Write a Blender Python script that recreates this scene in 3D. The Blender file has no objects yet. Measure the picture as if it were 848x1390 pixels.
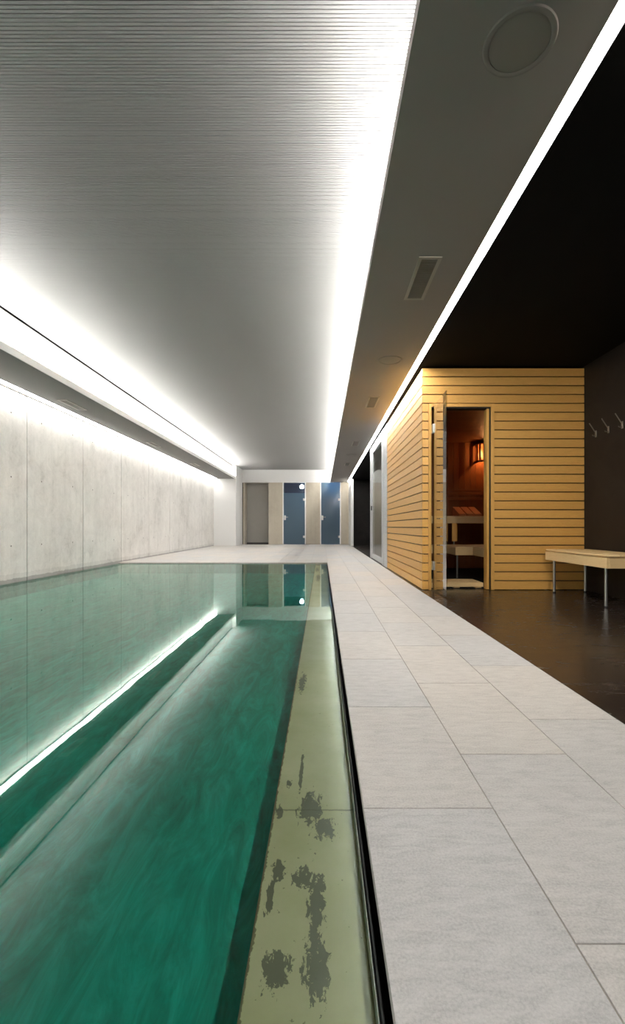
import bpy, bmesh, math, random
from mathutils import Vector, Matrix
random.seed(7)
C = bpy.context.scene.collection
SC = bpy.context.scene

# ------------------------------------------------------------------ helpers
class MB:
    """collects boxes, tubes and lathed shapes into one mesh, with a tone value per piece"""
    def __init__(s):
        s.v = []; s.f = []; s.t = []; s.sm = []
    def add(s, vs, fs, tone=None, smooth=False):
        if tone is None: tone = random.random()
        n = len(s.v); s.v += [tuple(v) for v in vs]
        for f in fs:
            s.f.append([n + i for i in f]); s.t.append(tone); s.sm.append(smooth)
        return s
    def box(s, x0, x1, y0, y1, z0, z1, tone=None, bev=0.0):
        if bev > 0:
            bm = bmesh.new()
            bmesh.ops.create_cube(bm, size=1, matrix=Matrix.Translation(((x0+x1)/2, (y0+y1)/2, (z0+z1)/2)) @ Matrix.Diagonal((x1-x0, y1-y0, z1-z0, 1)))
            bmesh.ops.bevel(bm, geom=bm.edges[:], offset=bev, segments=2, affect='EDGES', profile=0.5)
            bm.verts.ensure_lookup_table()
            s.add([v.co for v in bm.verts], [[v.index for v in f.verts] for f in bm.faces], tone); bm.free()
            return s
        s.add([(x0,y0,z0),(x1,y0,z0),(x1,y1,z0),(x0,y1,z0),(x0,y0,z1),(x1,y0,z1),(x1,y1,z1),(x0,y1,z1)],
              [(0,3,2,1),(4,5,6,7),(0,1,5,4),(1,2,6,5),(2,3,7,6),(3,0,4,7)], tone)
        return s
    def prism(s, pts, z0, z1, tone=None):
        n = len(pts)
        vs = [(x,y,z0) for x,y in pts] + [(x,y,z1) for x,y in pts]
        fs = [list(range(n))[::-1], list(range(n,2*n))] + [(i,(i+1)%n,n+(i+1)%n,n+i) for i in range(n)]
        return s.add(vs, fs, tone)
    def tube(s, pts, r, n=14, tone=None, cap=True):
        pts = [Vector(p) for p in pts]; vs = []; fs = []
        for i, p in enumerate(pts):
            d = (pts[min(i+1,len(pts)-1)] - pts[max(i-1,0)]).normalized()
            a = d.orthogonal().normalized() if i == 0 else (a - d*a.dot(d)).normalized()
            b = d.cross(a)
            for k in range(n):
                t = 2*math.pi*k/n; vs.append(p + (a*math.cos(t) + b*math.sin(t))*r)
        for i in range(len(pts)-1):
            for k in range(n):
                fs.append((i*n+k, i*n+(k+1)%n, (i+1)*n+(k+1)%n, (i+1)*n+k))
        if cap:
            fs.append(list(range(n))[::-1]); fs.append([(len(pts)-1)*n+k for k in range(n)])
        return s.add(vs, fs, tone, True)
    def lathe(s, cx, cy, prof, n=48, tone=None):
        """prof = list of (radius, z); closed when the radii start or end at 0"""
        vs = []; fs = []
        for r, z in prof:
            for k in range(n):
                t = 2*math.pi*k/n; vs.append((cx + r*math.cos(t), cy + r*math.sin(t), z))
        for i in range(len(prof)-1):
            for k in range(n):
                fs.append((i*n+k, i*n+(k+1)%n, (i+1)*n+(k+1)%n, (i+1)*n+k))
        return s.add(vs, fs, tone, True)
    def build(s, name, mat, parent=None, origin=None, bevel=0.0, autosmooth=False):
        if parent is not None: origin = wpos(parent)
        elif origin is None:
            xs = [v[0] for v in s.v]; ys = [v[1] for v in s.v]; zs = [v[2] for v in s.v]
            origin = Vector(((min(xs)+max(xs))/2, (min(ys)+max(ys))/2, min(zs)))
        origin = Vector(origin)
        me = bpy.data.meshes.new(name)
        me.from_pydata([tuple(Vector(v) - origin) for v in s.v], [], s.f)
        at = me.attributes.new('tone', 'FLOAT', 'FACE'); at.data.foreach_set('value', s.t)
        me.polygons.foreach_set('use_smooth', s.sm)
        me.materials.append(mat); me.update()
        o = bpy.data.objects.new(name, me); C.objects.link(o)
        if parent is not None: o.parent = parent
        else: o.location = origin
        if any(s.sm):
            bm = bmesh.new(); bm.from_mesh(me)
            for e in bm.edges:
                if len(e.link_faces) == 2 and e.calc_face_angle(0) > math.radians(40): e.smooth = False
            bm.to_mesh(me); bm.free()
        if bevel > 0:
            m = o.modifiers.new('soft', 'BEVEL'); m.width = bevel; m.segments = 2; m.limit_method = 'ANGLE'
        return o
def wpos(o):
    p = Vector((0,0,0))
    while o is not None: p += o.location; o = o.parent
    return p
def thing(name, label, cat, loc, group=None):
    o = bpy.data.objects.new(name, None); C.objects.link(o); o.location = loc
    o.empty_display_size = 0.1
    return tag(o, label, cat, group)
def tag(o, label, cat, group=None):
    o['label'] = label; o['category'] = cat
    if group: o['group'] = group
    return o
def struct(o): o['kind'] = 'structure'; return o

# ------------------------------------------------------------------ materials
class NT:
    def __init__(s, name):
        s.m = bpy.data.materials.new(name); s.m.use_nodes = True
        s.t = s.m.node_tree; s.t.nodes.clear()
        s.out = s.n('ShaderNodeOutputMaterial')
    def n(s, typ, **kw):
        nd = s.t.nodes.new(typ)
        for k, v in kw.items():
            if hasattr(nd, k) and not isinstance(v, bpy.types.NodeSocket): setattr(nd, k, v)
        return nd
    def l(s, a, b): s.t.links.new(a, b)
    def coord(s, scale=(1,1,1), rot=(0,0,0)):
        g = s.n('ShaderNodeNewGeometry'); m = s.n('ShaderNodeMapping')
        m.inputs['Scale'].default_value = scale; m.inputs['Rotation'].default_value = rot
        s.l(g.outputs['Position'], m.inputs['Vector']); return m.outputs['Vector']
    def noise(s, vec, scale, detail=4, rough=0.55, dist=0.0):
        n = s.n('ShaderNodeTexNoise'); n.inputs['Scale'].default_value = scale
        n.inputs['Detail'].default_value = detail; n.inputs['Roughness'].default_value = rough
        n.inputs['Distortion'].default_value = dist; s.l(vec, n.inputs['Vector']); return n.outputs['Fac']
    def ramp(s, fac, stops):
        r = s.n('ShaderNodeValToRGB'); e = r.color_ramp.elements
        while len(e) > 1: e.remove(e[0])
        e[0].position = stops[0][0]; e[0].color = (*stops[0][1], 1)
        for p, c in stops[1:]:
            k = e.new(p); k.color = (*c, 1)
        s.l(fac, r.inputs['Fac']); return r.outputs['Color']
    def mix(s, fac, a, b, blend='MIX'):
        m = s.n('ShaderNodeMix'); m.data_type = 'RGBA'; m.blend_type = blend
        for sock, v in ((m.inputs[0], fac), (m.inputs[6], a), (m.inputs[7], b)):
            if isinstance(v, bpy.types.NodeSocket): s.l(v, sock)
            elif isinstance(v, (int, float)): sock.default_value = v
            else: sock.default_value = (*v, 1)
        return m.outputs[2]
    def math(s, op, a, b=0.0, c=0.0, clamp=False):
        m = s.n('ShaderNodeMath'); m.operation = op; m.use_clamp = clamp
        for i, v in enumerate((a, b, c)):
            if isinstance(v, bpy.types.NodeSocket): s.l(v, m.inputs[i])
            else: m.inputs[i].default_value = v
        return m.outputs[0]
    def tone(s):
        a = s.n('ShaderNodeAttribute'); a.attribute_name = 'tone'; return a.outputs['Fac']
    def bump(s, h, strength=0.3, dist=0.002):
        b = s.n('ShaderNodeBump'); b.inputs['Strength'].default_value = strength
        b.inputs['Distance'].default_value = dist; s.l(h, b.inputs['Height']); return b.outputs['Normal']
    def pbr(s, col, rough=0.5, metal=0.0, normal=None, spec=0.5, coat=0.0):
        p = s.n('ShaderNodeBsdfPrincipled')
        for sock, v in ((p.inputs['Base Color'], col), (p.inputs['Roughness'], rough)):
            if isinstance(v, bpy.types.NodeSocket): s.l(v, sock)
            elif isinstance(v, (int, float)): sock.default_value = v
            else: sock.default_value = (*v, 1)
        p.inputs['Metallic'].default_value = metal; p.inputs['Specular IOR Level'].default_value = spec
        p.inputs['Coat Weight'].default_value = coat
        if normal: s.l(normal, p.inputs['Normal'])
        s.l(p.outputs[0], s.out.inputs['Surface']); return p

def plain(name, col, rough=0.5, metal=0.0, spec=0.5, var=0.06, scale=6.0):
    t = NT(name); v = t.noise(t.coord(), scale, 3)
    c = t.mix(t.math('MULTIPLY', v, var*2), col, tuple(x*0.55 for x in col))
    t.pbr(c, rough, metal, None, spec); return t.m
def emit(name, col, strength):
    t = NT(name); e = t.n('ShaderNodeEmission'); e.inputs['Color'].default_value = (*col,1)
    e.inputs['Strength'].default_value = strength; t.l(e.outputs[0], t.out.inputs['Surface']); return t.m

def wood(name, axis, light, dark, rough=0.45, knots=True):
    t = NT(name)
    sc = {'x': (0.55, 9, 9), 'y': (9, 0.55, 9), 'z': (9, 9, 0.55)}[axis]
    g = t.n('ShaderNodeNewGeometry'); tone = t.tone()
    off = t.n('ShaderNodeVectorMath'); off.operation = 'ADD'
    cmb = t.n('ShaderNodeCombineXYZ')
    for k in range(3): t.l(t.math('MULTIPLY', tone, 37.0 + 11*k), cmb.inputs[k])
    t.l(g.outputs['Position'], off.inputs[0]); t.l(cmb.outputs[0], off.inputs[1])
    mp = t.n('ShaderNodeMapping'); mp.inputs['Scale'].default_value = sc; t.l(off.outputs[0], mp.inputs['Vector'])
    a = t.noise(mp.outputs[0], 3.0, 6, 0.6, 1.2)
    rings = t.math('FRACT', t.math('MULTIPLY', a, 9.0))
    fine = t.noise(mp.outputs[0], 24.0, 3, 0.6)
    f = t.math('ADD', t.math('MULTIPLY', rings, 0.35), t.math('MULTIPLY', fine, 0.55))
    c = t.ramp(f, [(0.15, light), (0.5, tuple(l*0.75+d*0.25 for l, d in zip(light, dark))), (0.95, dark)])
    c = t.mix(t.math('MULTIPLY', tone, 0.35), c, tuple(d*0.9 for d in dark))
    if knots:
        kn = t.n('ShaderNodeTexVoronoi'); kn.inputs['Scale'].default_value = 0.42
        t.l(mp.outputs[0], kn.inputs['Vector'])
        k = t.math('LESS_THAN', kn.outputs['Distance'], 0.10)
        c = t.mix(t.math('MULTIPLY', k, 0.55), c, (dark[0]*0.8, dark[1]*0.5, dark[2]*0.4))
    t.pbr(c, rough, 0, t.bump(f, 0.15, 0.001)); return t.m

PINE_L, PINE_D = (0.86, 0.50, 0.140), (0.60, 0.29, 0.060)
M = {}
M['pine_x'] = wood('pine_boards_along', 'x', PINE_L, PINE_D)
M['pine_y'] = wood('pine_boards_deep', 'y', PINE_L, PINE_D)
M['pine_z'] = wood('pine_boards_upright', 'z', PINE_L, PINE_D, knots=False)
M['bench_wood'] = wood('pale_bench_wood', 'y', (0.86, 0.64, 0.34), (0.72, 0.49, 0.22), knots=False)
M['bench_wood_x'] = wood('pale_bench_wood_across', 'x', (0.86, 0.64, 0.34), (0.72, 0.49, 0.22), knots=False)
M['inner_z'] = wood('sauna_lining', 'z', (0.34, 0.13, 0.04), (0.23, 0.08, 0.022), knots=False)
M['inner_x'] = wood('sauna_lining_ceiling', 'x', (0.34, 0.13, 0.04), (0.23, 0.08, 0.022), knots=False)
M['lamp_wood'] = wood('lamp_shade_wood', 'z', (0.40, 0.17, 0.06), (0.25, 0.09, 0.03), knots=False)
M['headrest_wood'] = wood('headrest_wood', 'y', (0.62, 0.28, 0.12), (0.45, 0.17, 0.07), knots=False)
M['black'] = plain('matt_black', (0.006, 0.006, 0.006), 0.7, var=0.1)
M['groove'] = plain('dark_groove', (0.02, 0.019, 0.018), 0.9)
M['white_paint'] = plain('white_paint', (0.64, 0.635, 0.62), 0.6, var=0.03)
M['slat_white'] = plain('white_slat', (0.22, 0.217, 0.212), 0.65, var=0.03, scale=2)
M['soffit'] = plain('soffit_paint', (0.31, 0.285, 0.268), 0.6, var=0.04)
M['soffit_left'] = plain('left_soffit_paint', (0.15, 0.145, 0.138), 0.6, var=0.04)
M['black_ceiling'] = plain('black_ceiling_paint', (0.005, 0.0048, 0.0048), 0.8, spec=0.12, var=0.1)
M['fitting'] = plain('fitting_grey', (0.27, 0.25, 0.225), 0.5)
M['fitting_dark'] = plain('fitting_dark', (0.07, 0.065, 0.06), 0.6)
M['vent_frame'] = plain('vent_frame', (0.42, 0.39, 0.35), 0.5)
M['speaker_rim'] = plain('speaker_rim', (0.27, 0.25, 0.235), 0.5)
M['alu'] = plain('satin_aluminium', (0.62, 0.63, 0.64), 0.38, 0.55)
M['steel'] = plain('brushed_steel', (0.62, 0.62, 0.60), 0.28, 1.0)
M['white_frame'] = plain('white_metal_frame', (0.80, 0.80, 0.78), 0.4)
M['hook_steel'] = plain('dull_hook_steel', (0.30, 0.28, 0.25), 0.4, 0.8)
M['rubber'] = plain('black_rubber', (0.01, 0.01, 0.01), 0.6)
M['gasket'] = plain('dark_gasket', (0.012, 0.009, 0.006), 0.6)
M['niche_grey'] = plain('grey_panel', (0.33, 0.315, 0.285), 0.5)
M['navy'] = plain('navy_room_wall', (0.035, 0.06, 0.14), 0.4)
M['blue_room'] = plain('blue_room_wall', (0.16, 0.27, 0.42), 0.4)
LED = 46.0
M['led_white'] = emit('led_white', (1.0, 0.98, 0.95), LED*0.62)
M['led_cove'] = emit('led_cove', (1.0, 0.98, 0.95), LED*2.9)
M['led_right'] = emit('led_channel', (1.0, 0.98, 0.95), LED*1.35)
M['lamp_glow'] = emit('sauna_bulb', (1.0, 0.46, 0.15), 130.0)
M['globe_glow'] = emit('globe_glow', (0.62, 0.80, 1.0), 85.0)

def concrete(name, base, dark, stain=True, board=False):
    t = NT(name); v = t.coord()
    big = t.noise(v, 1.1, 6, 0.6, 0.6)
    vert = t.noise(t.coord((9, 9, 0.9)), 1.0, 5, 0.65)
    fine = t.noise(v, 45, 4, 0.7)
    med = t.noise(v, 5.5, 6, 0.7, 1.0)
    f = t.math('ADD', t.math('ADD', t.math('MULTIPLY', big, 0.32), t.math('MULTIPLY', vert, 0.22 if not board else 0.5)),
               t.math('ADD', t.math('MULTIPLY', med, 0.3), t.math('MULTIPLY', fine, 0.16)))
    lo = 0.32 if not board else 0.4
    c = t.ramp(f, [(lo, dark), (0.46+ (0.08 if board else 0), tuple((a*2+b)/3 for a, b in zip(base, dark))), (0.58+(0.1 if board else 0), base)])
    # small air holes
    vo = t.n('ShaderNodeTexVoronoi'); vo.inputs['Scale'].default_value = 9; t.l(v, vo.inputs['Vector'])
    hole = t.math('LESS_THAN', vo.outputs['Distance'], 0.035)
    c = t.mix(t.math('MULTIPLY', hole, 0.6), c, tuple(x*0.4 for x in dark))
    if stain:  # damp tide mark along the waterline
        sp = t.n('ShaderNodeSeparateXYZ'); g = t.n('ShaderNodeNewGeometry'); t.l(g.outputs['Position'], sp.inputs[0])
        zz = t.math('ADD', sp.outputs['Z'], t.math('MULTIPLY', med, 0.05))
        k = t.math('LESS_THAN', zz, 0.050)
        c = t.mix(t.math('MULTIPLY', k, 0.55), c, tuple(x*0.42 for x in dark))
        k2 = t.math('LESS_THAN', zz, 0.11)
        c = t.mix(t.math('MULTIPLY', k2, 0.16), c, tuple(x*0.6 for x in dark))
    t.pbr(c, 0.75, 0, t.bump(f, 0.25, 0.004), 0.3); return t.m
M['concrete'] = concrete('fair_faced_concrete', (0.72, 0.70, 0.665), (0.38, 0.365, 0.34))
M['concrete_joint'] = plain('concrete_joint', (0.16, 0.15, 0.14), 0.9)
M['concrete_beige'] = concrete('board_marked_concrete', (0.42, 0.378, 0.305), (0.30, 0.27, 0.215), False, True)

def tile():
    t = NT('stone_tile'); v = t.coord(); tone = t.tone()
    sp = t.noise(v, 210, 3, 0.7); md = t.noise(t.coord((1, 3.2, 1)), 14, 5, 0.7, 0.5); bg = t.noise(v, 2.2, 4)
    base = t.mix(tone, (0.485, 0.475, 0.462), (0.535, 0.495, 0.445))
    f = t.math('ADD', t.math('MULTIPLY', sp, 0.45), t.math('ADD', t.math('MULTIPLY', md, 0.4), t.math('MULTIPLY', bg, 0.15)))
    dk = t.ramp(f, [(0.33, (0.62,)*3), (0.5, (0.9,)*3), (0.62, (1.04,)*3)])
    c = t.mix(1.0, base, dk, 'MULTIPLY')
    t.pbr(c, 0.55, 0, t.bump(f, 0.25, 0.0015), 0.35); return t.m
M['tile'] = tile()
M['grout'] = plain('tile_grout', (0.34, 0.31, 0.27), 0.9)

def dark_floor():
    t = NT('dark_trowelled_floor'); v = t.coord()
    a = t.noise(t.coord((1, 2.2, 1)), 3.0, 6, 0.7, 2.0); b = t.noise(v, 30, 4, 0.7)
    f = t.math('ADD', t.math('MULTIPLY', a, 0.7), t.math('MULTIPLY', b, 0.3))
    c = t.ramp(f, [(0.3, (0.012, 0.008, 0.006)), (0.6, (0.030, 0.021, 0.016)), (0.75, (0.045, 0.032, 0.025))])
    r = t.math('ADD', t.math('MULTIPLY', f, 0.30), 0.10)
    t.pbr(c, r, 0, t.bump(f, 0.12, 0.002), 0.5); return t.m
M['dark_floor'] = dark_floor()
def dark_wall():
    t = NT('dark_plaster_wall'); v = t.coord()
    a = t.noise(v, 2.5, 5, 0.6, 0.8)
    c = t.ramp(a, [(0.3, (0.010, 0.008, 0.0075)), (0.7, (0.022, 0.018, 0.016))])
    t.pbr(c, 0.5, 0, t.bump(a, 0.1, 0.002), 0.25); return t.m
M['dark_wall'] = dark_wall()

def liner():
    t = NT('green_pool_liner'); v = t.coord((1.0, 1.0, 1.0), (0, 0, 0.35))
    a = t.noise(t.coord((5.5, 1.3, 1.3), (0, 0, 0.3)), 2.6, 7, 0.75, 1.2); b = t.noise(v, 0.7, 3)
    f = t.math('ADD', t.math('MULTIPLY', a, 0.75), t.math('MULTIPLY', b, 0.25))
    c = t.ramp(f, [(0.36, (0.001, 0.165, 0.108)), (0.5, (0.003, 0.29, 0.20)), (0.64, (0.012, 0.42, 0.31))])
    t.pbr(c, 0.7, 0, None, 0.1); return t.m
M['liner'] = liner()

def ledge():
    t = NT('peeling_ledge_coat'); v = t.coord()
    sp = t.n('ShaderNodeSeparateXYZ'); t.l(v, sp.inputs[0])
    # flaked patches: long along Y with ragged borders, mostly close to the camera
    rg = t.noise(v, 42, 6, 0.75, 0.6)
    fld = None
    for (cx, cy, rx, ry) in ((-0.030, 1.155, 0.036, 0.10), (0.005, 1.085, 0.030, 0.05), (-0.010, 0.85, 0.020, 0.13), (-0.040, 0.925, 0.022, 0.035), (-0.010, 0.74, 0.024, 0.08),
                             (-0.088, 0.945, 0.020, 0.035), (-0.075, 0.735, 0.028, 0.04), (-0.104, 1.14, 0.012, 0.04), (-0.09, 1.27, 0.010, 0.03), (-0.06, 1.33, 0.006, 0.12),
                             (-0.10, 0.88, 0.010, 0.05), (-0.02, 0.35, 0.03, 0.2), (-0.09, 2.1, 0.02, 0.15), (-0.05, 6.4, 0.04, 0.5), (-0.08, 7.6, 0.04, 0.4)):
        dx = t.math('DIVIDE', t.math('SUBTRACT', sp.outputs['X'], cx), rx); dy = t.math('DIVIDE', t.math('SUBTRACT', sp.outputs['Y'], cy), ry)
        q = t.math('SUBTRACT', 1.0, t.math('SQRT', t.math('ADD', t.math('MULTIPLY', dx, dx), t.math('MULTIPLY', dy, dy))))
        fld = q if fld is None else t.math('MAXIMUM', fld, q)
    r2 = t.noise(t.coord((1.6, 0.7, 1)), 48, 5, 0.7, 0.4)
    patch = t.math('GREATER_THAN', t.math('ADD', t.math('MAXIMUM', fld, -0.9), t.math('MULTIPLY', t.math('SUBTRACT', r2, 0.5), 3.0)), 0.28)
    speck = t.math('GREATER_THAN', t.noise(v, 95, 2, 0.5), 0.735)
    # browned edge of the shelf
    edge = t.math('LESS_THAN', t.math('ADD', sp.outputs['X'], t.math('MULTIPLY', rg, 0.018)), -0.108)
    cl = t.noise(v, 5, 5, 0.6)
    c = t.ramp(cl, [(0.3, (0.50, 0.475, 0.255)), (0.7, (0.61, 0.575, 0.35))])
    c = t.mix(t.math('MULTIPLY', speck, 0.6), c, (0.12, 0.12, 0.07))
    c = t.mix(t.math('MULTIPLY', patch, 0.92), c, (0.145, 0.14, 0.095))
    c = t.mix(t.math('MULTIPLY', edge, 0.8), c, (0.12, 0.10, 0.045))
    # cross joint
    j = t.math('LESS_THAN', t.math('ABSOLUTE', t.math('SUBTRACT', t.math('ADD', sp.outputs['Y'], t.math('MULTIPLY', rg, 0.012)), 1.155)), 0.003)
    c = t.mix(t.math('MULTIPLY', j, 0.6), c, (0.12, 0.12, 0.07))
    t.pbr(c, 0.75, 0, None, 0.1); return t.m
M['ledge'] = ledge()

def water():
    t = NT('pool_water')
    fr = t.n('ShaderNodeFresnel'); fr.inputs['IOR'].default_value = 1.55
    nz = t.noise(t.coord((1, 1, 1)), 2.3, 2, 0.4); b = t.bump(nz, 0.05, 0.01); t.l(b, fr.inputs['Normal'])
    tr = t.n('ShaderNodeBsdfTransparent'); tr.inputs['Color'].default_value = (0.90, 0.975, 0.94, 1)
    gl = t.n('ShaderNodeBsdfGlossy'); gl.inputs['Roughness'].default_value = 0.02; gl.inputs['Color'].default_value = (0.84, 1, 0.93, 1)
    t.l(b, gl.inputs['Normal'])
    mx = t.n('ShaderNodeMixShader'); t.l(fr.outputs[0], mx.inputs[0]); t.l(tr.outputs[0], mx.inputs[1]); t.l(gl.outputs[0], mx.inputs[2])
    t.l(mx.outputs[0], t.out.inputs['Surface']); return t.m
M['water'] = water()
def glass(name, tint, ior=1.5, strong=False):
    t = NT(name)
    fr = t.n('ShaderNodeFresnel'); fr.inputs['IOR'].default_value = ior
    tr = t.n('ShaderNodeBsdfTransparent'); tr.inputs['Color'].default_value = (*tint, 1)
    gl = t.n('ShaderNodeBsdfGlossy'); gl.inputs['Roughness'].default_value = 0.0
    g = t.n('ShaderNodeNewGeometry')   # both faces of the pane counted on its outer side
    f0 = fr.outputs[0]
    if strong:
        lw = t.n('ShaderNodeLayerWeight'); lw.inputs['Blend'].default_value = 0.5
        f0 = t.math('MULTIPLY_ADD', t.math('POWER', lw.outputs['Facing'], 1.25), 0.90, 0.06)
    fac = t.math('MULTIPLY', f0, t.math('SUBTRACT', 1.0, g.outputs['Backfacing']))
    mx = t.n('ShaderNodeMixShader'); t.l(fac, mx.inputs[0]); t.l(tr.outputs[0], mx.inputs[1]); t.l(gl.outputs[0], mx.inputs[2])
    t.l(mx.outputs[0], t.out.inputs['Surface']); return t.m
M['glass'] = glass('clear_glass', (0.93, 0.95, 0.93), 2.1)
M['door_glass'] = glass('sauna_door_glass', (0.80, 0.78, 0.72), 1.5, True)
def frosted():
    t = NT('frosted_blue_glass')
    tl = t.n('ShaderNodeBsdfTranslucent'); tl.inputs['Color'].default_value = (0.34, 0.52, 0.68, 1)
    df = t.n('ShaderNodeBsdfDiffuse'); df.inputs['Color'].default_value = (0.12, 0.19, 0.25, 1)
    gl = t.n('ShaderNodeBsdfGlossy'); gl.inputs['Roughness'].default_value = 0.12
    fr = t.n('ShaderNodeFresnel'); fr.inputs['IOR'].default_value = 1.5
    a = t.n('ShaderNodeMixShader'); a.inputs[0].default_value = 0.45
    t.l(tl.outputs[0], a.inputs[1]); t.l(df.outputs[0], a.inputs[2])
    b = t.n('ShaderNodeMixShader'); t.l(fr.outputs[0], b.inputs[0]); t.l(a.outputs[0], b.inputs[1]); t.l(gl.outputs[0], b.inputs[2])
    t.l(b.outputs[0], t.out.inputs['Surface']); return t.m
M['frosted'] = frosted()
def stipple():
    t = NT('stippled_panel'); v = t.coord()
    vo = t.n('ShaderNodeTexVoronoi'); vo.inputs['Scale'].default_value = 55; t.l(v, vo.inputs['Vector'])
    c = t.ramp(vo.outputs['Distance'], [(0.2, (0.42, 0.43, 0.45)), (0.6, (0.70, 0.71, 0.73))])
    t.pbr(c, 0.35, 0.4); return t.m
M['stipple'] = stipple()

# ------------------------------------------------------------------ key dimensions (metres)
CAMZ = 0.652
SOF = 2.302          # underside of the soffits
UP = 2.762           # underside of the slatted ceiling
YB, YF = -3.0, 17.05 # back and far walls
XL, XR = -3.72, 2.70 # side walls
PX = 0.095           # pool side of the right deck
PY = 8.40            # far end of the pool
WZ = -0.018          # water level
DX = 1.0             # deck / dark floor line

# ------------------------------------------------------------------ floor
b = MB()
def tiles(b, x0, x1, y0, y1, off, L=0.6, g=0.0013):
    y = off
    while y > y0: y -= L
    while y < y1:
        a, c = max(y, y0) + g, min(y + L, y1) - g
        if c - a > 0.01: b.box(x0+g, x1-g, a, c, -0.02, 0.0, bev=0.0012)
        y += L
gx = [PX, 0.396, 0.700, DX]
for k, off in enumerate((0.467, 0.120, 0.36)):
    tiles(b, gx[k], gx[k+1], YB, YF, off)
x = PX; k = 0
while x > XL:
    x0 = max(x - 0.302, XL)
    tiles(b, x0, x, PY, YF, PY + (0.0, 0.31, 0.13, 0.45)[k % 4]); x = x0; k += 1
struct(b.build('floor', M['tile']))
b = MB(); b.box(PX+0.035, DX-0.002, YB, YF, -0.20, -0.0025); b.box(XL, PX+0.035, PY+0.035, YF, -0.20, -0.0025)
struct(b.build('trim_1', M['grout']))
b = MB(); b.box(DX+0.002, XR, YB, YF, -0.2, 0.0)
struct(b.build('floor.001', M['dark_floor']))

# ------------------------------------------------------------------ pool basin
b = MB()
b.box(XL, -0.12, -2.7, PY, -0.22, -0.20)
b.box(XL-0.02, XL, -2.7, PY, -0.22, -0.031)
b.box(XL, -0.12, PY, PY+0.03, -0.22, -0.022)
b.box(XL, 0.075, -2.73, -2.7, -0.22, -0.022)
b.box(-0.12, -0.105, -2.7, PY, -0.22, -0.075)
struct(b.build('wall_pool', M['liner']))
b = MB(); b.box(-0.122, 0.083, -2.7, PY, -0.09, -0.055, bev=0.004)
struct(b.build('trim_2', M['ledge']))
b = MB(); b.box(0.0765, 0.0777, -2.7, PY, -0.055, -0.0192)      # thin bright sealing line just under the water
struct(b.build('trim_3', M['white_frame']))
b = MB(); b.box(0.083, 0.13, -2.7, PY, -0.2, -0.16); b.box(0.126, 0.13, YB, PY, -0.16, -0.021)
b.box(0.083, 0.0865, -2.7, PY, -0.16, -0.03)
struct(b.build('trim_4', M['black']))
w = bpy.data.meshes.new('pool_water')
b = MB(); b.add([(XL+0.001,-2.7,WZ),(0.0829,-2.7,WZ),(0.0829,PY-0.001,WZ),(XL+0.001,PY-0.001,WZ)], [(0,1,2,3)])
o = b.build('pool_water', M['water']); tag(o, 'still green water filling the long indoor swimming pool', 'water'); o['kind'] = 'stuff'
b = MB(); b.box(XL, 0.126, YB, -2.73, -0.2, 0.0)
struct(b.build('trim_5', M['tile']))

# ------------------------------------------------------------------ ceilings
b = MB(); y = YB; P = 0.016
while y < YF:
    b.box(-3.065, 0.42, y, y + P - 0.0042, UP, UP + 0.012); y += P
struct(b.build('ceiling', M['slat_white']))
b = MB(); b.box(-3.2, 0.45, YB, YF, UP+0.0125, UP+0.03)
struct(b.build('ceiling.001', M['groove']))
# right soffit with upstand and cove back
b = MB(); b.box(0.307, 0.925, YB, YF, SOF, SOF+0.02); b.box(0.307, 0.317, YB, YF, SOF+0.02, SOF+0.060)
struct(b.build('ceiling.002', M['soffit']))
b = MB(); b.box(0.42, 0.44, YB, YF, SOF+0.02, UP)
struct(b.build('wall_cove_right', M['white_paint']))
# left soffit
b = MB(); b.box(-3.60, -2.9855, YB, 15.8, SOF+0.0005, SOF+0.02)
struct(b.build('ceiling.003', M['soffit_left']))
b = MB(); b.box(-2.985, -2.975, YB, 15.8, SOF+0.0, SOF+0.078)
struct(b.build('trim_6', M['white_paint']))
b = MB(); b.box(-3.082, -3.072, YB, 15.8, SOF+0.02, SOF+0.055); b.box(-3.10, -3.082, YB, 15.8, SOF+0.02, UP-0.012)
struct(b.build('wall_cove_left', M['white_paint']))
b = MB(); b.box(-3.705, -3.698, YB, 15.8, SOF-0.004, SOF+0.03)
b.box(-3.698, -3.60, YB, 15.8, SOF+0.0125, SOF+0.03)
struct(b.build('trim_7', M['fitting']))
# dark ceiling over the sauna side
b = MB(); b.box(0.995, XR, YB, YF, SOF, SOF+0.03); b.box(0.988, 0.995, YB, YF, SOF-0.004, SOF+0.03)
struct(b.build('ceiling.004', M['black_ceiling']))
b = MB(); b.box(0.925, 0.931, YB, YF, SOF-0.001, SOF+0.03); struct(b.build('trim_10', M['soffit']))

# LED lines
def led(name, label, x0, x1, y0, y1, z0, z1, mat, group=None):
    b = MB(); n = 10; d = (y1-y0)/n
    for k in range(n): b.box(x0, x1, y0+k*d, y0+(k+1)*d, z0, z1)
    return tag(b.build(name, mat), label, 'light strip')
led('led_strip', 'continuous white LED line between the grey soffit and the black ceiling', 0.932, 0.988, YB, 16.9, SOF+0.001, SOF+0.012, M['led_right'])
led('led_strip', 'slim white LED line in the slot along the top of the left concrete wall', -3.698, -3.605, YB, 15.78, SOF+0.003, SOF+0.012, M['led_white'])
led('led_strip', 'cove light washing the slatted ceiling above the left soffit', -3.072, -3.035, YB, 15.78, SOF+0.055, SOF+0.075, M['led_cove'])
led('led_strip', 'cove light washing the slatted ceiling along the right soffit edge', 0.395, 0.4195, YB, 16.95, SOF+0.245, SOF+0.268, M['led_cove'])

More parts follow.
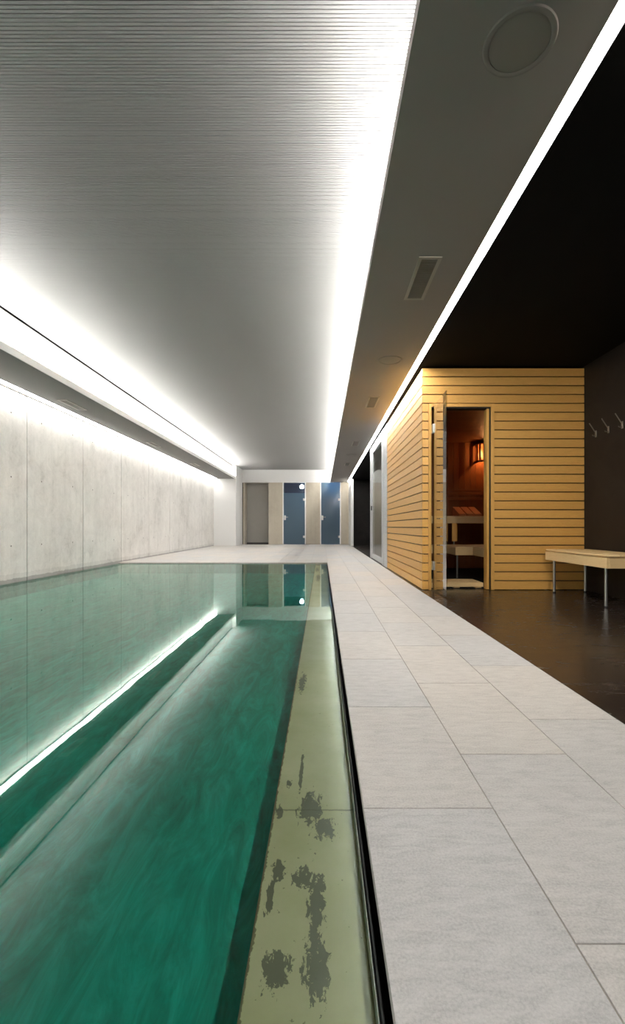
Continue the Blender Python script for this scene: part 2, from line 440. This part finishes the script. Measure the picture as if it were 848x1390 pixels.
# ------------------------------------------------------------------ walls
b = MB(); ys = [YB-0.0]; y = 5.81 - 1.361*7
edges = [y + 1.361*k for k in range(18)]
edges = [max(e, YB) for e in edges if e > YB - 1.361]; edges = [e for e in edges if e < YF] + [YF]
for i in range(len(edges)-1):
    b.box(XL-0.03, XL, edges[i]+0.008, edges[i+1]-0.008, -0.03, 2.36, bev=0.003)
struct(b.build('wall_left', M['concrete']))
b = MB(); b.box(XL-0.08, XL-0.021, YB, YF, -1.4, 2.8)
struct(b.build('wall_left.001', M['concrete_joint']))
# tie holes in the left wall: small plugs
b = MB()
for i in range(len(edges)-1):
    for fy in (0.22, 0.78):
        for z in (0.42, 1.25, 2.02):
            y = edges[i] + (edges[i+1]-edges[i])*fy
            b.add([(XL+0.0006, y+0.010*math.cos(t), z+0.010*math.sin(t)) for t in [2*math.pi*k/12 for k in range(12)]] +
                  [(XL-0.01, y+0.010*math.cos(t), z+0.010*math.sin(t)) for t in [2*math.pi*k/12 for k in range(12)]],
                  [list(range(12))] + [(k, (k+1)%12, 12+(k+1)%12, 12+k) for k in range(12)])
struct(b.build('trim_8', M['concrete_joint']))
b = MB(); b.box(XL, -2.95, 15.8, YF, 0.0, UP, bev=0.004)
struct(b.build('wall_column', M['white_paint']))
b = MB(); b.box(-2.95, 0.44, YF, YF+0.2, SOF-0.012, UP)
struct(b.build('wall_far', M['white_paint']))
YW = YF + 0.012
def pier(n, x0, x1):
    b = MB(); b.box(x0, x1, YW, YW+0.2, 0, SOF+0.02, bev=0.003); struct(b.build('wall_far.%03d' % n, M['concrete_beige']))
pier(1, -2.93, -2.862); pier(2, -1.985, -1.465); pier(3, -0.600, -0.075); pier(4, 0.700, 0.985)
# recess with grey panel
b = MB(); b.box(-2.862, -1.985, YW+0.50, YW+0.52, 0.055, SOF-0.06); struct(b.build('wall_niche', M['niche_grey']))
b = MB(); b.box(-2.862, -1.985, YW+0.49, YW+0.52, 0.0, 0.05); struct(b.build('baseboard_far', M['fitting_dark']))
b = MB(); b.box(-2.862, -1.985, YW+0.46, YW+0.52, SOF-0.06, SOF+0.02); struct(b.build('trim_9', M['niche_grey']))
b = MB(); b.box(-2.88, -2.862, YW+0.2, YW+0.52, 0, SOF); b.box(-1.985, -1.967, YW+0.2, YW+0.52, 0, SOF); b.box(-2.862, -1.985, YW, YW+0.5, SOF+0.0, SOF+0.02)
struct(b.build('wall_niche.001', M['concrete_beige']))

# far doors
def far_door(n, x0, x1, transom, label):
    root = bpy.data.objects.new('door_%d' % n, None); C.objects.link(root); root.location = ((x0+x1)/2, YW, 0)
    root['kind'] = 'structure'; root['label'] = label
    fw = 0.035; y0, y1 = YW+0.005, YW+0.07
    MB().box(x0, x0+fw, y0, y1, 0, SOF, 0.5, 0.002).box(x1-fw, x1, y0, y1, 0, SOF, 0.5, 0.002).build('door_frame', M['white_frame'], root)
    top = 1.905 if transom else SOF-0.01
    gx0, gx1 = x0+fw+0.004, x1-fw-0.004
    leaf = MB().box(gx0, gx1, y0+0.015, y0+0.025, 0.008, top, 0.5, 0.001).build('door_leaf', M['frosted'], root)
    if transom:
        MB().box(x0+fw, x1-fw, y0+0.016, y0+0.024, top+0.02, SOF-0.002).build('transom_pane', M['glass'], root)
    h = MB(); hx = gx0 + 0.045; hz = 0.985
    h.box(hx-0.035, hx+0.035, y0-0.002, y0+0.014, hz-0.085, hz+0.085, 0.5, 0.004).box(hx-0.008, hx+0.008, y0-0.045, y0-0.002, hz+0.012, hz+0.028)
    h.box(hx-0.008, hx+0.125, y0-0.058, y0-0.042, hz+0.010, hz+0.030, 0.5, 0.004)
    h.build('door_handle', M['white_frame'], leaf)
    for z in (0.28, 1.66):
        MB().box(gx1-0.065, gx1+0.01, y0-0.004, y0+0.014, z-0.042, z+0.042, 0.5, 0.003).build('hinge', M['white_frame'], leaf)
far_door(1, -1.462, -0.603, True, 'frosted blue glass door below a clear transom, left of the two far doors')
far_door(2, -0.072, 0.697, False, 'full-height frosted blue glass door at the right of the far wall')
def back_room(x0, x1, mat, n):
    b = MB(); y0, y1 = YW+0.2, YW+2.2; z1 = 2.75
    b.box(x0-0.1, x1+0.1, y1, y1+0.02, 0, z1).box(x0-0.12, x0-0.1, y0, y1, 0, z1).box(x1+0.1, x1+0.12, y0, y1, 0, z1)
    b.box(x0-0.1, x1+0.1, y0, y1, z1, z1+0.02).box(x0-0.1, x1+0.1, y0-0.2, y1, -0.02, 0)
    b.box(x0-0.1, x1+0.1, y0, y0+0.02, SOF+0.05, z1)
    struct(b.build('wall_shower_room.%03d' % n, mat))
back_room(-1.462, -0.603, M['navy'], 1); back_room(-0.072, 0.697, M['blue_room'], 2)
def globe(x, y, z, label):
    t = thing('globe_lamp', label, 'lamp', (x, y, z))
    MB().lathe(x, y, [(0.0001, z+0.09), (0.05, z+0.09), (0.05, z+0.07), (0.0001, z+0.07)]).tube([(x,y,z+0.09),(x,y,2.75)], 0.01).build('lamp_base', M['white_frame'], t)
    MB().lathe(x, y, [(max(0.0001, 0.075*math.sin(a)), z + 0.075*math.cos(a)) for a in [math.pi*k/12 for k in range(13)]], 24).build('glass_globe', M['globe_glow'], t)
globe(-0.78, YW+0.75, 2.20, 'round lamp glowing in the room behind the transom of the left far door')
globe(0.36, YW+0.33, 2.19, 'round lamp glowing through the top of the right frosted door')
# white stub by the dark passage
b = MB(); b.box(0.985, 1.075, 15.75, YF+0.2, 0, SOF, bev=0.004); struct(b.build('wall_stub', M['white_frame']))
b = MB(); b.box(1.075, XR, 16.25, 16.35, 0, SOF); struct(b.build('wall_passage', M['dark_wall']))
b = MB(); b.box(XR, XR+0.1, YB, YF, 0, SOF+0.03); struct(b.build('wall_right', M['dark_wall']))
b = MB(); b.box(XL-0.08, 0.925, YB-0.1, YB, -1.4, UP+0.05); struct(b.build('wall_back', M['white_paint']))
b = MB(); b.box(0.925, XR+0.1, YB-0.1, YB, -0.2, SOF+0.03); struct(b.build('wall_back.001', M['dark_wall']))

# ------------------------------------------------------------------ ceiling fittings
def speaker(y, label, x=0.672):
    t = thing('ceiling_speaker', label, 'speaker', (x, y, SOF), 'round speakers in the soffit')
    z = SOF
    MB().lathe(x, y, [(0.120, z-0.0005), (0.117, z-0.006), (0.108, z-0.008), (0.100, z-0.005), (0.098, z-0.001)]).build('rim', M['speaker_rim'], t)
    b = MB(); pr = [(0.0001, z-0.0075)] + [(0.098*k/8, z-0.0075+0.003*(k/8)**2) for k in range(1, 9)]
    b.lathe(x, y, pr); b.build('grille', M['fitting'], t)
speaker(1.57, 'large round ceiling speaker nearest the viewer in the grey soffit')
speaker(4.56, 'round ceiling speaker in the soffit just before the sauna')
speaker(10.55, 'small far round speaker in the soffit near the dark passage')
def vent(x0, x1, y0, y1, label, grp):
    t = thing('ceiling_vent', label, 'vent', ((x0+x1)/2, (y0+y1)/2, SOF), grp)
    z = SOF; f = 0.022
    MB().box(x0, x1, y0, y0+f, z-0.006, z-0.0005, 0.5, 0.001).box(x0, x1, y1-f, y1, z-0.006, z-0.0005, 0.5, 0.001) \
        .box(x0, x0+f, y0+f, y1-f, z-0.006, z-0.0005, 0.5, 0.001).box(x1-f, x1, y0+f, y1-f, z-0.006, z-0.0005, 0.5, 0.001).build('frame', M['vent_frame'], t)
    MB().box(x0+f, x1-f, y0+f, y1-f, z-0.0018, z-0.0005).build('backing', M['groove'], t)
    b = MB(); y = y0+f+0.004; n = 0
    while y < y1-f-0.006:
        b.box(x0+f, x1-f, y, y+0.006, z-0.0055, z-0.0018, 0.5); y += 0.0135
    b.build('grille', M['fitting'], t)
for k, lab in enumerate(('slotted air vent in the grey soffit nearest the viewer', 'second slotted vent of the right soffit, above the sauna side wall',
                         'third slotted vent of the right soffit, beside the glazed door', 'farthest slotted vent of the right soffit')):
    y = 3.075 + 3.03*k
    vent(0.592, 0.735, y-0.265, y+0.265, lab, 'air vents in the right soffit')
for k, lab in enumerate(('slotted air vent in the left soffit nearest the viewer', 'middle slotted air vent of the left soffit', 'farthest slotted air vent of the left soffit')):
    y = 6.24 + 3.0*k
    vent(-3.44, -3.31, y-0.265, y+0.265, lab, 'air vents in the left soffit')

# ------------------------------------------------------------------ sauna cabin
SX0, SX1, SY0, SY1, SZ = 1.031, 2.698, 4.74, 7.30, 2.283
sauna = thing('sauna_cabin', 'wooden sauna cabin clad in horizontal pine boards with open glass door', 'sauna', ((SX0+SX1)/2, (SY0+SY1)/2, 0))
NP = 25; pitch = SZ/NP; gap = 0.010
dx0, dx1, dz = 1.102, 1.767, 21*pitch
b = MB()
for k in range(NP):
    z0, z1 = k*pitch + gap, (k+1)*pitch
    if k == 0: z0 = 0.006
    if z0 > dz - 0.01: b.box(SX0, SX1, SY0, SY0+0.024, z0, z1, bev=0.0012)
    else:
        tn = random.random()
        b.box(SX0, dx0-0.006, SY0, SY0+0.024, z0, z1, tn, 0.0012); b.box(dx1+0.006, SX1, SY0, SY0+0.024, z0, z1, (tn*1.7) % 1, 0.0012)
b.build('front_cladding', M['pine_x'], sauna)
b = MB()
for k in range(NP):
    z0, z1 = k*pitch + gap, (k+1)*pitch
    if k == 0: z0 = 0.006
    b.box(SX0, SX0+0.024, SY0+0.0245, SY1, z0, z1, bev=0.0012)
b.build('side_cladding', M['pine_y'], sauna)
b = MB(); b.box(SX0+0.025, dx0, SY0+0.025, SY0+0.05, 0.002, SZ-0.004).box(dx1, SX1-0.001, SY0+0.025, SY0+0.05, 0.002, SZ-0.004).box(dx0, dx1, SY0+0.025, SY0+0.05, dz, SZ-0.004)
b.box(SX0+0.025, SX0+0.04, SY0+0.05, SY1, 0.002, SZ-0.004).box(SX0+0.04, SX1-0.001, SY0+0.05, SY1, SZ-0.02, SZ-0.004)
b.box(SX1-0.02, SX1-0.001, SY0+0.05, SY1, 0.002, SZ-0.02).box(SX0+0.04, SX1-0.02, SY1-0.02, SY1, 0.002, SZ-0.02)
b.build('carcass', M['black'], sauna)
# frame
fr = MB()
fy0, fy1 = SY0-0.008, SY0+0.11
fr.box(dx0-0.004, dx0+0.022, fy0, fy1, 0.002, dz, 0.3, 0.0015).box(dx1-0.030, dx1+0.004, fy0, fy1, 0.002, dz, 0.3, 0.0015)
fr.build('door_frame', M['pine_z'], sauna)
fr = MB(); fr.box(dx0+0.022, dx1-0.030, fy0, fy1, dz-0.032, dz, 0.4, 0.0015)
fr.build('door_head', M['pine_x'], sauna)
MB().box(dx1-0.064, dx1-0.042, SY0+0.02, fy1, 0.004, dz-0.045, 0.3).build('door_stop', M['pine_z'], sauna)
MB().box(dx1-0.042, dx1-0.030, SY0+0.006, SY0+0.10, 0.004, dz-0.032).box(dx0+0.022, dx1-0.042, SY0+0.006, SY0+0.10, dz-0.045, dz-0.032).build('seal', M['gasket'], sauna)
# lining
def tg(b, axis, a0, a1, c0, c1, z0, z1, w=0.088):
    a = a0
    while a < a1 - 0.005:
        e = min(a + w, a1) - 0.003
        if axis == 'x': b.box(a, e, c0, c1, z0, z1, bev=0.001)
        else: b.box(c0, c1, a, e, z0, z1, bev=0.001)
        a += w
IX0, IX1, IY1, IZ = 1.085, 2.63, 7.20, 1.97
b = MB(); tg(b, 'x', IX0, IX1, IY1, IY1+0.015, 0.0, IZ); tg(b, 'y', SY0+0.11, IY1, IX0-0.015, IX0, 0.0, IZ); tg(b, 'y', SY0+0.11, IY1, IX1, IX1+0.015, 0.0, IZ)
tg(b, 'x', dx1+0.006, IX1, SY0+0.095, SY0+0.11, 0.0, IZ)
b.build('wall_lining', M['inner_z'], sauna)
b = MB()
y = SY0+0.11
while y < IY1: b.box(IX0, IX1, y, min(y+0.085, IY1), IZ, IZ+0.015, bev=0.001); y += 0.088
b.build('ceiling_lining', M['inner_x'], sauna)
b = MB(); b.box(SX0+0.04, SX1-0.02, SY0+0.115, SY1-0.02, 0.0012, 0.004); b.build('cabin_floor', M['black'], sauna)
b = MB()
for z in (1.085, 1.165, 1.215): b.box(IX0+0.02, IX1-0.02, IY1-0.045, IY1-0.022, z-0.02, z+0.02, bev=0.003)
for x in (1.3, 1.9, 2.5): b.box(x-0.02, x+0.02, IY1-0.022, IY1-0.001, 1.05, 1.25)
b.build('backrest_rail', M['inner_x'], sauna)
# glass door leaf swung open
hinge = Vector((1.141, SY0-0.012, 0)); ang = math.atan2(-0.56, -0.015)
def dp(u, t):
    d = Vector((math.cos(ang), math.sin(ang), 0)); n = Vector((-d.y, d.x, 0)); p = hinge + d*u + n*t; return (p.x, p.y)
b = MB(); b.prism([dp(0.0, -0.004), dp(0.565, -0.004), dp(0.565, 0.004), dp(0.0, 0.004)], 0.014, 1.885)
leaf = b.build('glass_door', M['door_glass'], sauna)
for z in (0.255, 1.655):
    b = MB(); b.prism([dp(-0.016, -0.016), dp(0.045, -0.016), dp(0.045, 0.016), dp(-0.016, 0.016)], z-0.045, z+0.045)
    b.box(1.1235, 1.128, SY0-0.03, SY0+0.03, z-0.045, z+0.045)
    b.build('hinge', M['steel'], leaf, bevel=0.002)
# duckboard in the doorway
t = thing('duckboard', 'pale slatted wooden duckboard just inside the sauna doorway', 'duckboard', (1.45, 5.0, 0))
b = MB()
for k in range(4): b.box(1.14, 1.70, 4.865+k*0.088, 4.865+k*0.088+0.082, 0.042, 0.062, bev=0.002)
b.build('slat', M['bench_wood_x'], t)['kind'] = 'stuff'
b = MB(); b.box(1.14, 1.70, 4.857, 4.865, 0.018, 0.062, bev=0.001); b.build('front_board', M['bench_wood_x'], t)
for x in (1.17, 1.42, 1.65):
    MB().box(x-0.03, x+0.035, 4.87, 5.2, 0.004, 0.042, bev=0.002).build('bearer', M['bench_wood'], t)

# lower bench (L-shaped) and upper bench
lb = thing('sauna_bench', 'lower L-shaped sauna bench of pale slats inside the cabin', 'bench', (2.1, 5.9, 0), 'benches inside the sauna')
zt = 0.402; zb = 0.296
ap = MB()
ap.box(1.665, 1.885, 5.750, 5.772, zb, zt-0.018, bev=0.003).box(1.885, 1.907, 4.92, 5.772, zb, zt-0.018, bev=0.003)
ap.box(1.665, 1.687, 5.772, 6.15, zb, zt-0.018, bev=0.003).box(1.10, 1.665, 6.15, 6.172, zb, zt-0.018, bev=0.003)
ap.build('apron', M['bench_wood_x'], lb)
for k in range(4):
    MB().box(1.672, 1.892, 5.752+k*0.1, 5.752+k*0.1+0.09, zt-0.016, zt, bev=0.004).build('slat', M['bench_wood_x'], lb)
for k in range(4):
    MB().box(1.10, 2.61, 6.16+k*0.1, 6.16+k*0.1+0.09, zt-0.016, zt, bev=0.004).build('slat', M['bench_wood_x'], lb)
for k in range(7):
    MB().box(1.895+k*0.1, 1.895+k*0.1+0.09, 4.92, 6.15, zt-0.016, zt, bev=0.004).build('slat', M['bench_wood'], lb)
for x, y in ((1.70, 5.80), (2.55, 5.0), (1.94, 5.0), (2.55, 6.4), (1.15, 6.4)):
    MB().tube([(x, y, 0.004), (x, y, zb+0.02)], 0.0115).build('leg', M['steel'], lb)
ub = thing('sauna_bench', 'upper sauna bench along the back wall carrying the headrest', 'bench', (1.86, 6.85, 0), 'benches inside the sauna')
zt2, zb2 = 0.805, 0.700
MB().box(1.10, 2.61, 6.56, 6.582, zb2, zt2-0.018, 0.5, 0.003).build('apron', M['bench_wood_x'], ub)
for k in range(6):
    MB().box(1.10, 2.61, 6.562+k*0.104, 6.562+k*0.104+0.094, zt2-0.016, zt2, bev=0.004).build('slat', M['bench_wood_x'], ub)
for x in (1.845, 1.71):
    MB().box(x, x+0.075, 6.535, 6.559, 0.445, 0.70, 0.3, 0.003).build('hanging_board', M['pine_z'], ub)
for x in (1.882, 1.747):
    MB().tube([(x, 6.575, zt), (x, 6.575, zb2+0.02)], 0.010).build('leg', M['steel'], ub)
MB().box(2.20, 2.60, 6.24, 6.262, zt, 0.655, 0.3, 0.003).box(2.235, 2.60, 6.24, 6.262, 0.658, 0.825, 0.2, 0.003).build('end_panel', M['bench_wood_x'], ub)
# headrest
hr = thing('headrest', 'reddish slatted wooden headrest lying on the upper sauna bench', 'headrest', (2.12, 6.9, zt2+0.001))
for k, (x, n) in enumerate(((1.99, 1), (2.105, 1), (2.22, 1))):
    b = MB(); b.add([(x,6.70,zt2),(x+0.1,6.70,zt2),(x+0.1,7.02,zt2),(x,7.02,zt2),(x,6.70,zt2+0.035),(x+0.1,6.70,zt2+0.035),(x+0.1,7.02,zt2+0.15),(x,7.02,zt2+0.15)],
          [(0,3,2,1),(4,5,6,7),(0,1,5,4),(1,2,6,5),(2,3,7,6),(3,0,4,7)]); b.build('slat', M['headrest_wood'], hr, bevel=0.003)
# corner lamp
lp = thing('sauna_lamp', 'glowing corner lamp with slatted wooden shade inside the sauna', 'lamp', (2.48, 7.05, 1.62))
P = [(2.37, IY1-0.003), (2.37, 7.00), (2.47, 6.93), (IX1-0.003, 6.93)]
poly = [(IX1-0.003, IY1-0.003)] + P
MB().prism(poly, 1.905, 1.93).build('top_board', M['lamp_wood'], lp, bevel=0.003)
MB().prism(poly, 1.635, 1.66).build('bottom_rim', M['lamp_wood'], lp, bevel=0.003) if False else None
rim = MB()
for i in range(3):
    (xa, ya), (xb, yb) = P[i], P[i+1]; d = Vector((xb-xa, yb-ya)).normalized(); n = Vector((-d.y, d.x))*0.018
    if n.dot(Vector((2.55-xa, 7.1-ya))) < 0: n = -n
    rim.prism([(xa,ya),(xb,yb),(xb+n.x,yb+n.y),(xa+n.x,ya+n.y)], 1.635, 1.665)
rim.build('bottom_rim', M['lamp_wood'], lp)
slat_pts = [((2.37, IY1-0.01), (2.37, 7.10)), ((2.37, 7.09), (2.37, 7.01))]
for i in range(3):
    (xa, ya), (xb, yb) = P[i], P[i+1]; L = math.hypot(xb-xa, yb-ya); n = max(2, int(L/0.045)); d = Vector((xb-xa, yb-ya)).normalized()
    nn = Vector((-d.y, d.x))*0.006
    for k in range(n):
        c = Vector((xa, ya)) + Vector((xb-xa, yb-ya))*((k+0.5)/n); w = 0.014
        MB().prism([tuple(c-d*w-nn), tuple(c+d*w-nn), tuple(c+d*w+nn), tuple(c-d*w+nn)], 1.66, 1.906).build('shade_slat', M['lamp_wood'], lp)
MB().lathe(2.54, 7.06, [(max(0.0001, 0.033*math.sin(a)), 1.79 + 0.045*math.cos(a)) for a in [math.pi*k/12 for k in range(13)]], 20).build('bulb', M['lamp_glow'], lp)
MB().tube([(2.54, 7.06, 1.83), (2.54, 7.06, 1.906)], 0.014).build('bulb_socket', M['white_frame'], lp)

# ------------------------------------------------------------------ glazed aluminium door beyond the sauna
gd = bpy.data.objects.new('door_3', None); C.objects.link(gd); gd.location = (1.03, 8.5, 0); gd['kind'] = 'structure'
gd['label'] = 'tall aluminium-framed glass door beyond the sauna side wall'
X0, X1 = 1.022, 1.085
H = SOF - 0.004
MB().box(X0, X1, 9.62, 9.80, 0.0, H, 0.5, 0.003).box(X0, X1, 7.68, 7.84, 0.0, H, 0.5, 0.003).box(X0, X1, 7.84, 9.62, H-0.06, H, 0.5, 0.003).build('door_frame', M['alu'], gd)
MB().box(X0+0.006, X1-0.01, 7.312, 7.68, 0.0, H, 0.5, 0.003).build('side_panel', M['stipple'], gd)
lf = MB().box(X0+0.008, X1-0.012, 9.42, 9.61, 0.008, H-0.065, 0.5, 0.003).box(X0+0.008, X1-0.012, 7.85, 7.99, 0.008, H-0.065, 0.5, 0.003) \
    .box(X0+0.008, X1-0.012, 7.99, 9.42, H-0.15, H-0.065, 0.5, 0.003).box(X0+0.008, X1-0.012, 7.99, 9.42, 0.008, 0.10, 0.5, 0.003).build('door_leaf', M['alu'], gd)
MB().prism([(X0+0.046, 7.98), (X0+0.052, 7.98), (X0+0.022, 9.43), (X0+0.016, 9.43)], 0.095, H-0.145, 0.5).build('glass_pane', M['glass'], lf)
MB().box(X0-0.012, X0+0.008, 9.49, 9.53, 0.99, 1.08, 0.5, 0.003).build('door_handle', M['rubber'], lf)
b = MB(); b.box(1.60, 1.65, 7.31, 9.80, 0, SOF); b.box(1.085, 1.60, 9.78, 9.80, 0, SOF)
struct(b.build('wall_side_room', M['niche_grey']))

# ------------------------------------------------------------------ slatted bench by the right wall
bn = thing('slatted_bench', 'pale wooden slatted bench with slim steel legs beside the dark wall', 'bench', (2.47, 4.1, 0))
BX0, BX1, BY0, BY1 = 2.238, 2.668, 3.62, 4.62
MB().box(BX0, BX0+0.022, BY0, BY1, 0.322, 0.404, 0.2, 0.003).build('side_rail', M['bench_wood'], bn)
MB().box(BX1-0.022, BX1, BY0, BY1, 0.322, 0.404, 0.6, 0.003).build('side_rail', M['bench_wood'], bn)
MB().box(BX0+0.022, BX1-0.022, BY0, BY0+0.022, 0.322, 0.404, 0.4, 0.003).build('end_rail', M['bench_wood_x'], bn)
MB().box(BX0+0.022, BX1-0.022, BY1-0.022, BY1, 0.322, 0.404, 0.6, 0.003).build('end_rail', M['bench_wood_x'], bn)
n = 4; w = 0.0955
for k in range(n):
    xs = BX0 + 0.004 + k*(w+0.013)
    MB().box(xs, xs+w, BY0-0.012, BY1+0.004, 0.411, 0.428, bev=0.006).build('slat', M['bench_wood'], bn)
b = MB()
for y in (BY0+0.12, 4.12, BY1-0.12): b.box(BX0+0.022, BX1-0.022, y-0.02, y+0.02, 0.37, 0.411)
b.box(BX0+0.03, BX0+0.05, BY0+0.03, BY1-0.03, 0.40, 0.411)
b.build('batten', M['bench_wood_x'], bn)
for x, y in ((2.29, 3.715), (2.29, 4.545), (2.62, 4.585), (2.62, 3.715)):
    lg = MB().tube([(x, y, 0.010), (x, y, 0.37)], 0.0125, 18).build('leg', M['steel'], bn)
    MB().tube([(x, y, 0.0), (x, y, 0.012)], 0.0145, 18).build('foot_cap', M['rubber'], lg)

# ------------------------------------------------------------------ wall hooks
def hook(y, label):
    t = thing('wall_hook', label, 'hook', (XR, y, 1.555), 'steel hooks on the dark wall')
    MB().box(XR-0.006, XR-0.0005, y-0.012, y+0.012, 1.535, 1.60, 0.5, 0.002).build('mount', M['hook_steel'], t)
    MB().tube([(XR-0.006, y, 1.585), (XR-0.014, y, 1.592), (XR-0.066, y, 1.672)], 0.0046).build('prong', M['hook_steel'], t)
    MB().tube([(XR-0.006, y, 1.550), (XR-0.028, y, 1.548), (XR-0.036, y, 1.556)], 0.005).build('peg', M['hook_steel'], t)
for y, l in ((4.54, 'steel wall hook closest to the sauna on the dark wall'), (4.34, 'steel wall hook between the two other hooks'), (4.14, 'steel wall hook nearest the right picture edge')):
    hook(y, l)

# added fill spot, out of view, to brighten the sauna front and benches
def fill_light(x, y, power):
    t = thing('added_fill_light', 'added fill light with a round rim in the black ceiling before the sauna', 'lamp', (x, y, SOF))
    MB().lathe(x, y, [(0.062, SOF-0.001), (0.060, SOF-0.006), (0.050, SOF-0.006), (0.046, SOF-0.001)]).build('rim', M['fitting_dark'], t)
    ld = bpy.data.lights.new('added_fill_beam', 'SPOT'); ld.energy = power; ld.color = (1.0, 0.90, 0.76); ld.spot_size = math.radians(120); ld.spot_blend = 0.8; ld.shadow_soft_size = 0.04
    lo = bpy.data.objects.new('added_fill_beam', ld); C.objects.link(lo); lo.parent = t; lo.location = (0, 0, -0.012)
    lo.rotation_euler = (Vector((1.7, 4.7, 0.5)) - Vector((x, y, SOF))).to_track_quat('-Z', 'Y').to_euler()
fill_light(1.25, 0.9, 150)

# ------------------------------------------------------------------ world, camera, view
W = bpy.data.worlds.new('world'); SC.world = W; W.use_nodes = True
W.node_tree.nodes['Background'].inputs[0].default_value = (0, 0, 0, 1)
cd = bpy.data.cameras.new('camera'); cam = bpy.data.objects.new('camera', cd); C.objects.link(cam)
cam.location = (0, 0, CAMZ); cam.rotation_euler = (math.pi/2, 0, 0)
cd.sensor_fit = 'HORIZONTAL'; cd.sensor_width = 36; cd.lens = 625/848*36
cd.shift_x = -13/848; cd.shift_y = 20/848; cd.clip_start = 0.02
SC.camera = cam
SC.view_settings.view_transform = 'Standard'; SC.view_settings.look = 'None'
SC.view_settings.exposure = 0.0; SC.view_settings.gamma = 1.0; SC.view_settings.use_curve_mapping = False
cy = SC.cycles
cy.use_denoising = True; cy.max_bounces = 10; cy.diffuse_bounces = 6; cy.glossy_bounces = 5; cy.transparent_max_bounces = 12
cy.caustics_reflective = False; cy.caustics_refractive = False; cy.sample_clamp_indirect = 30.0
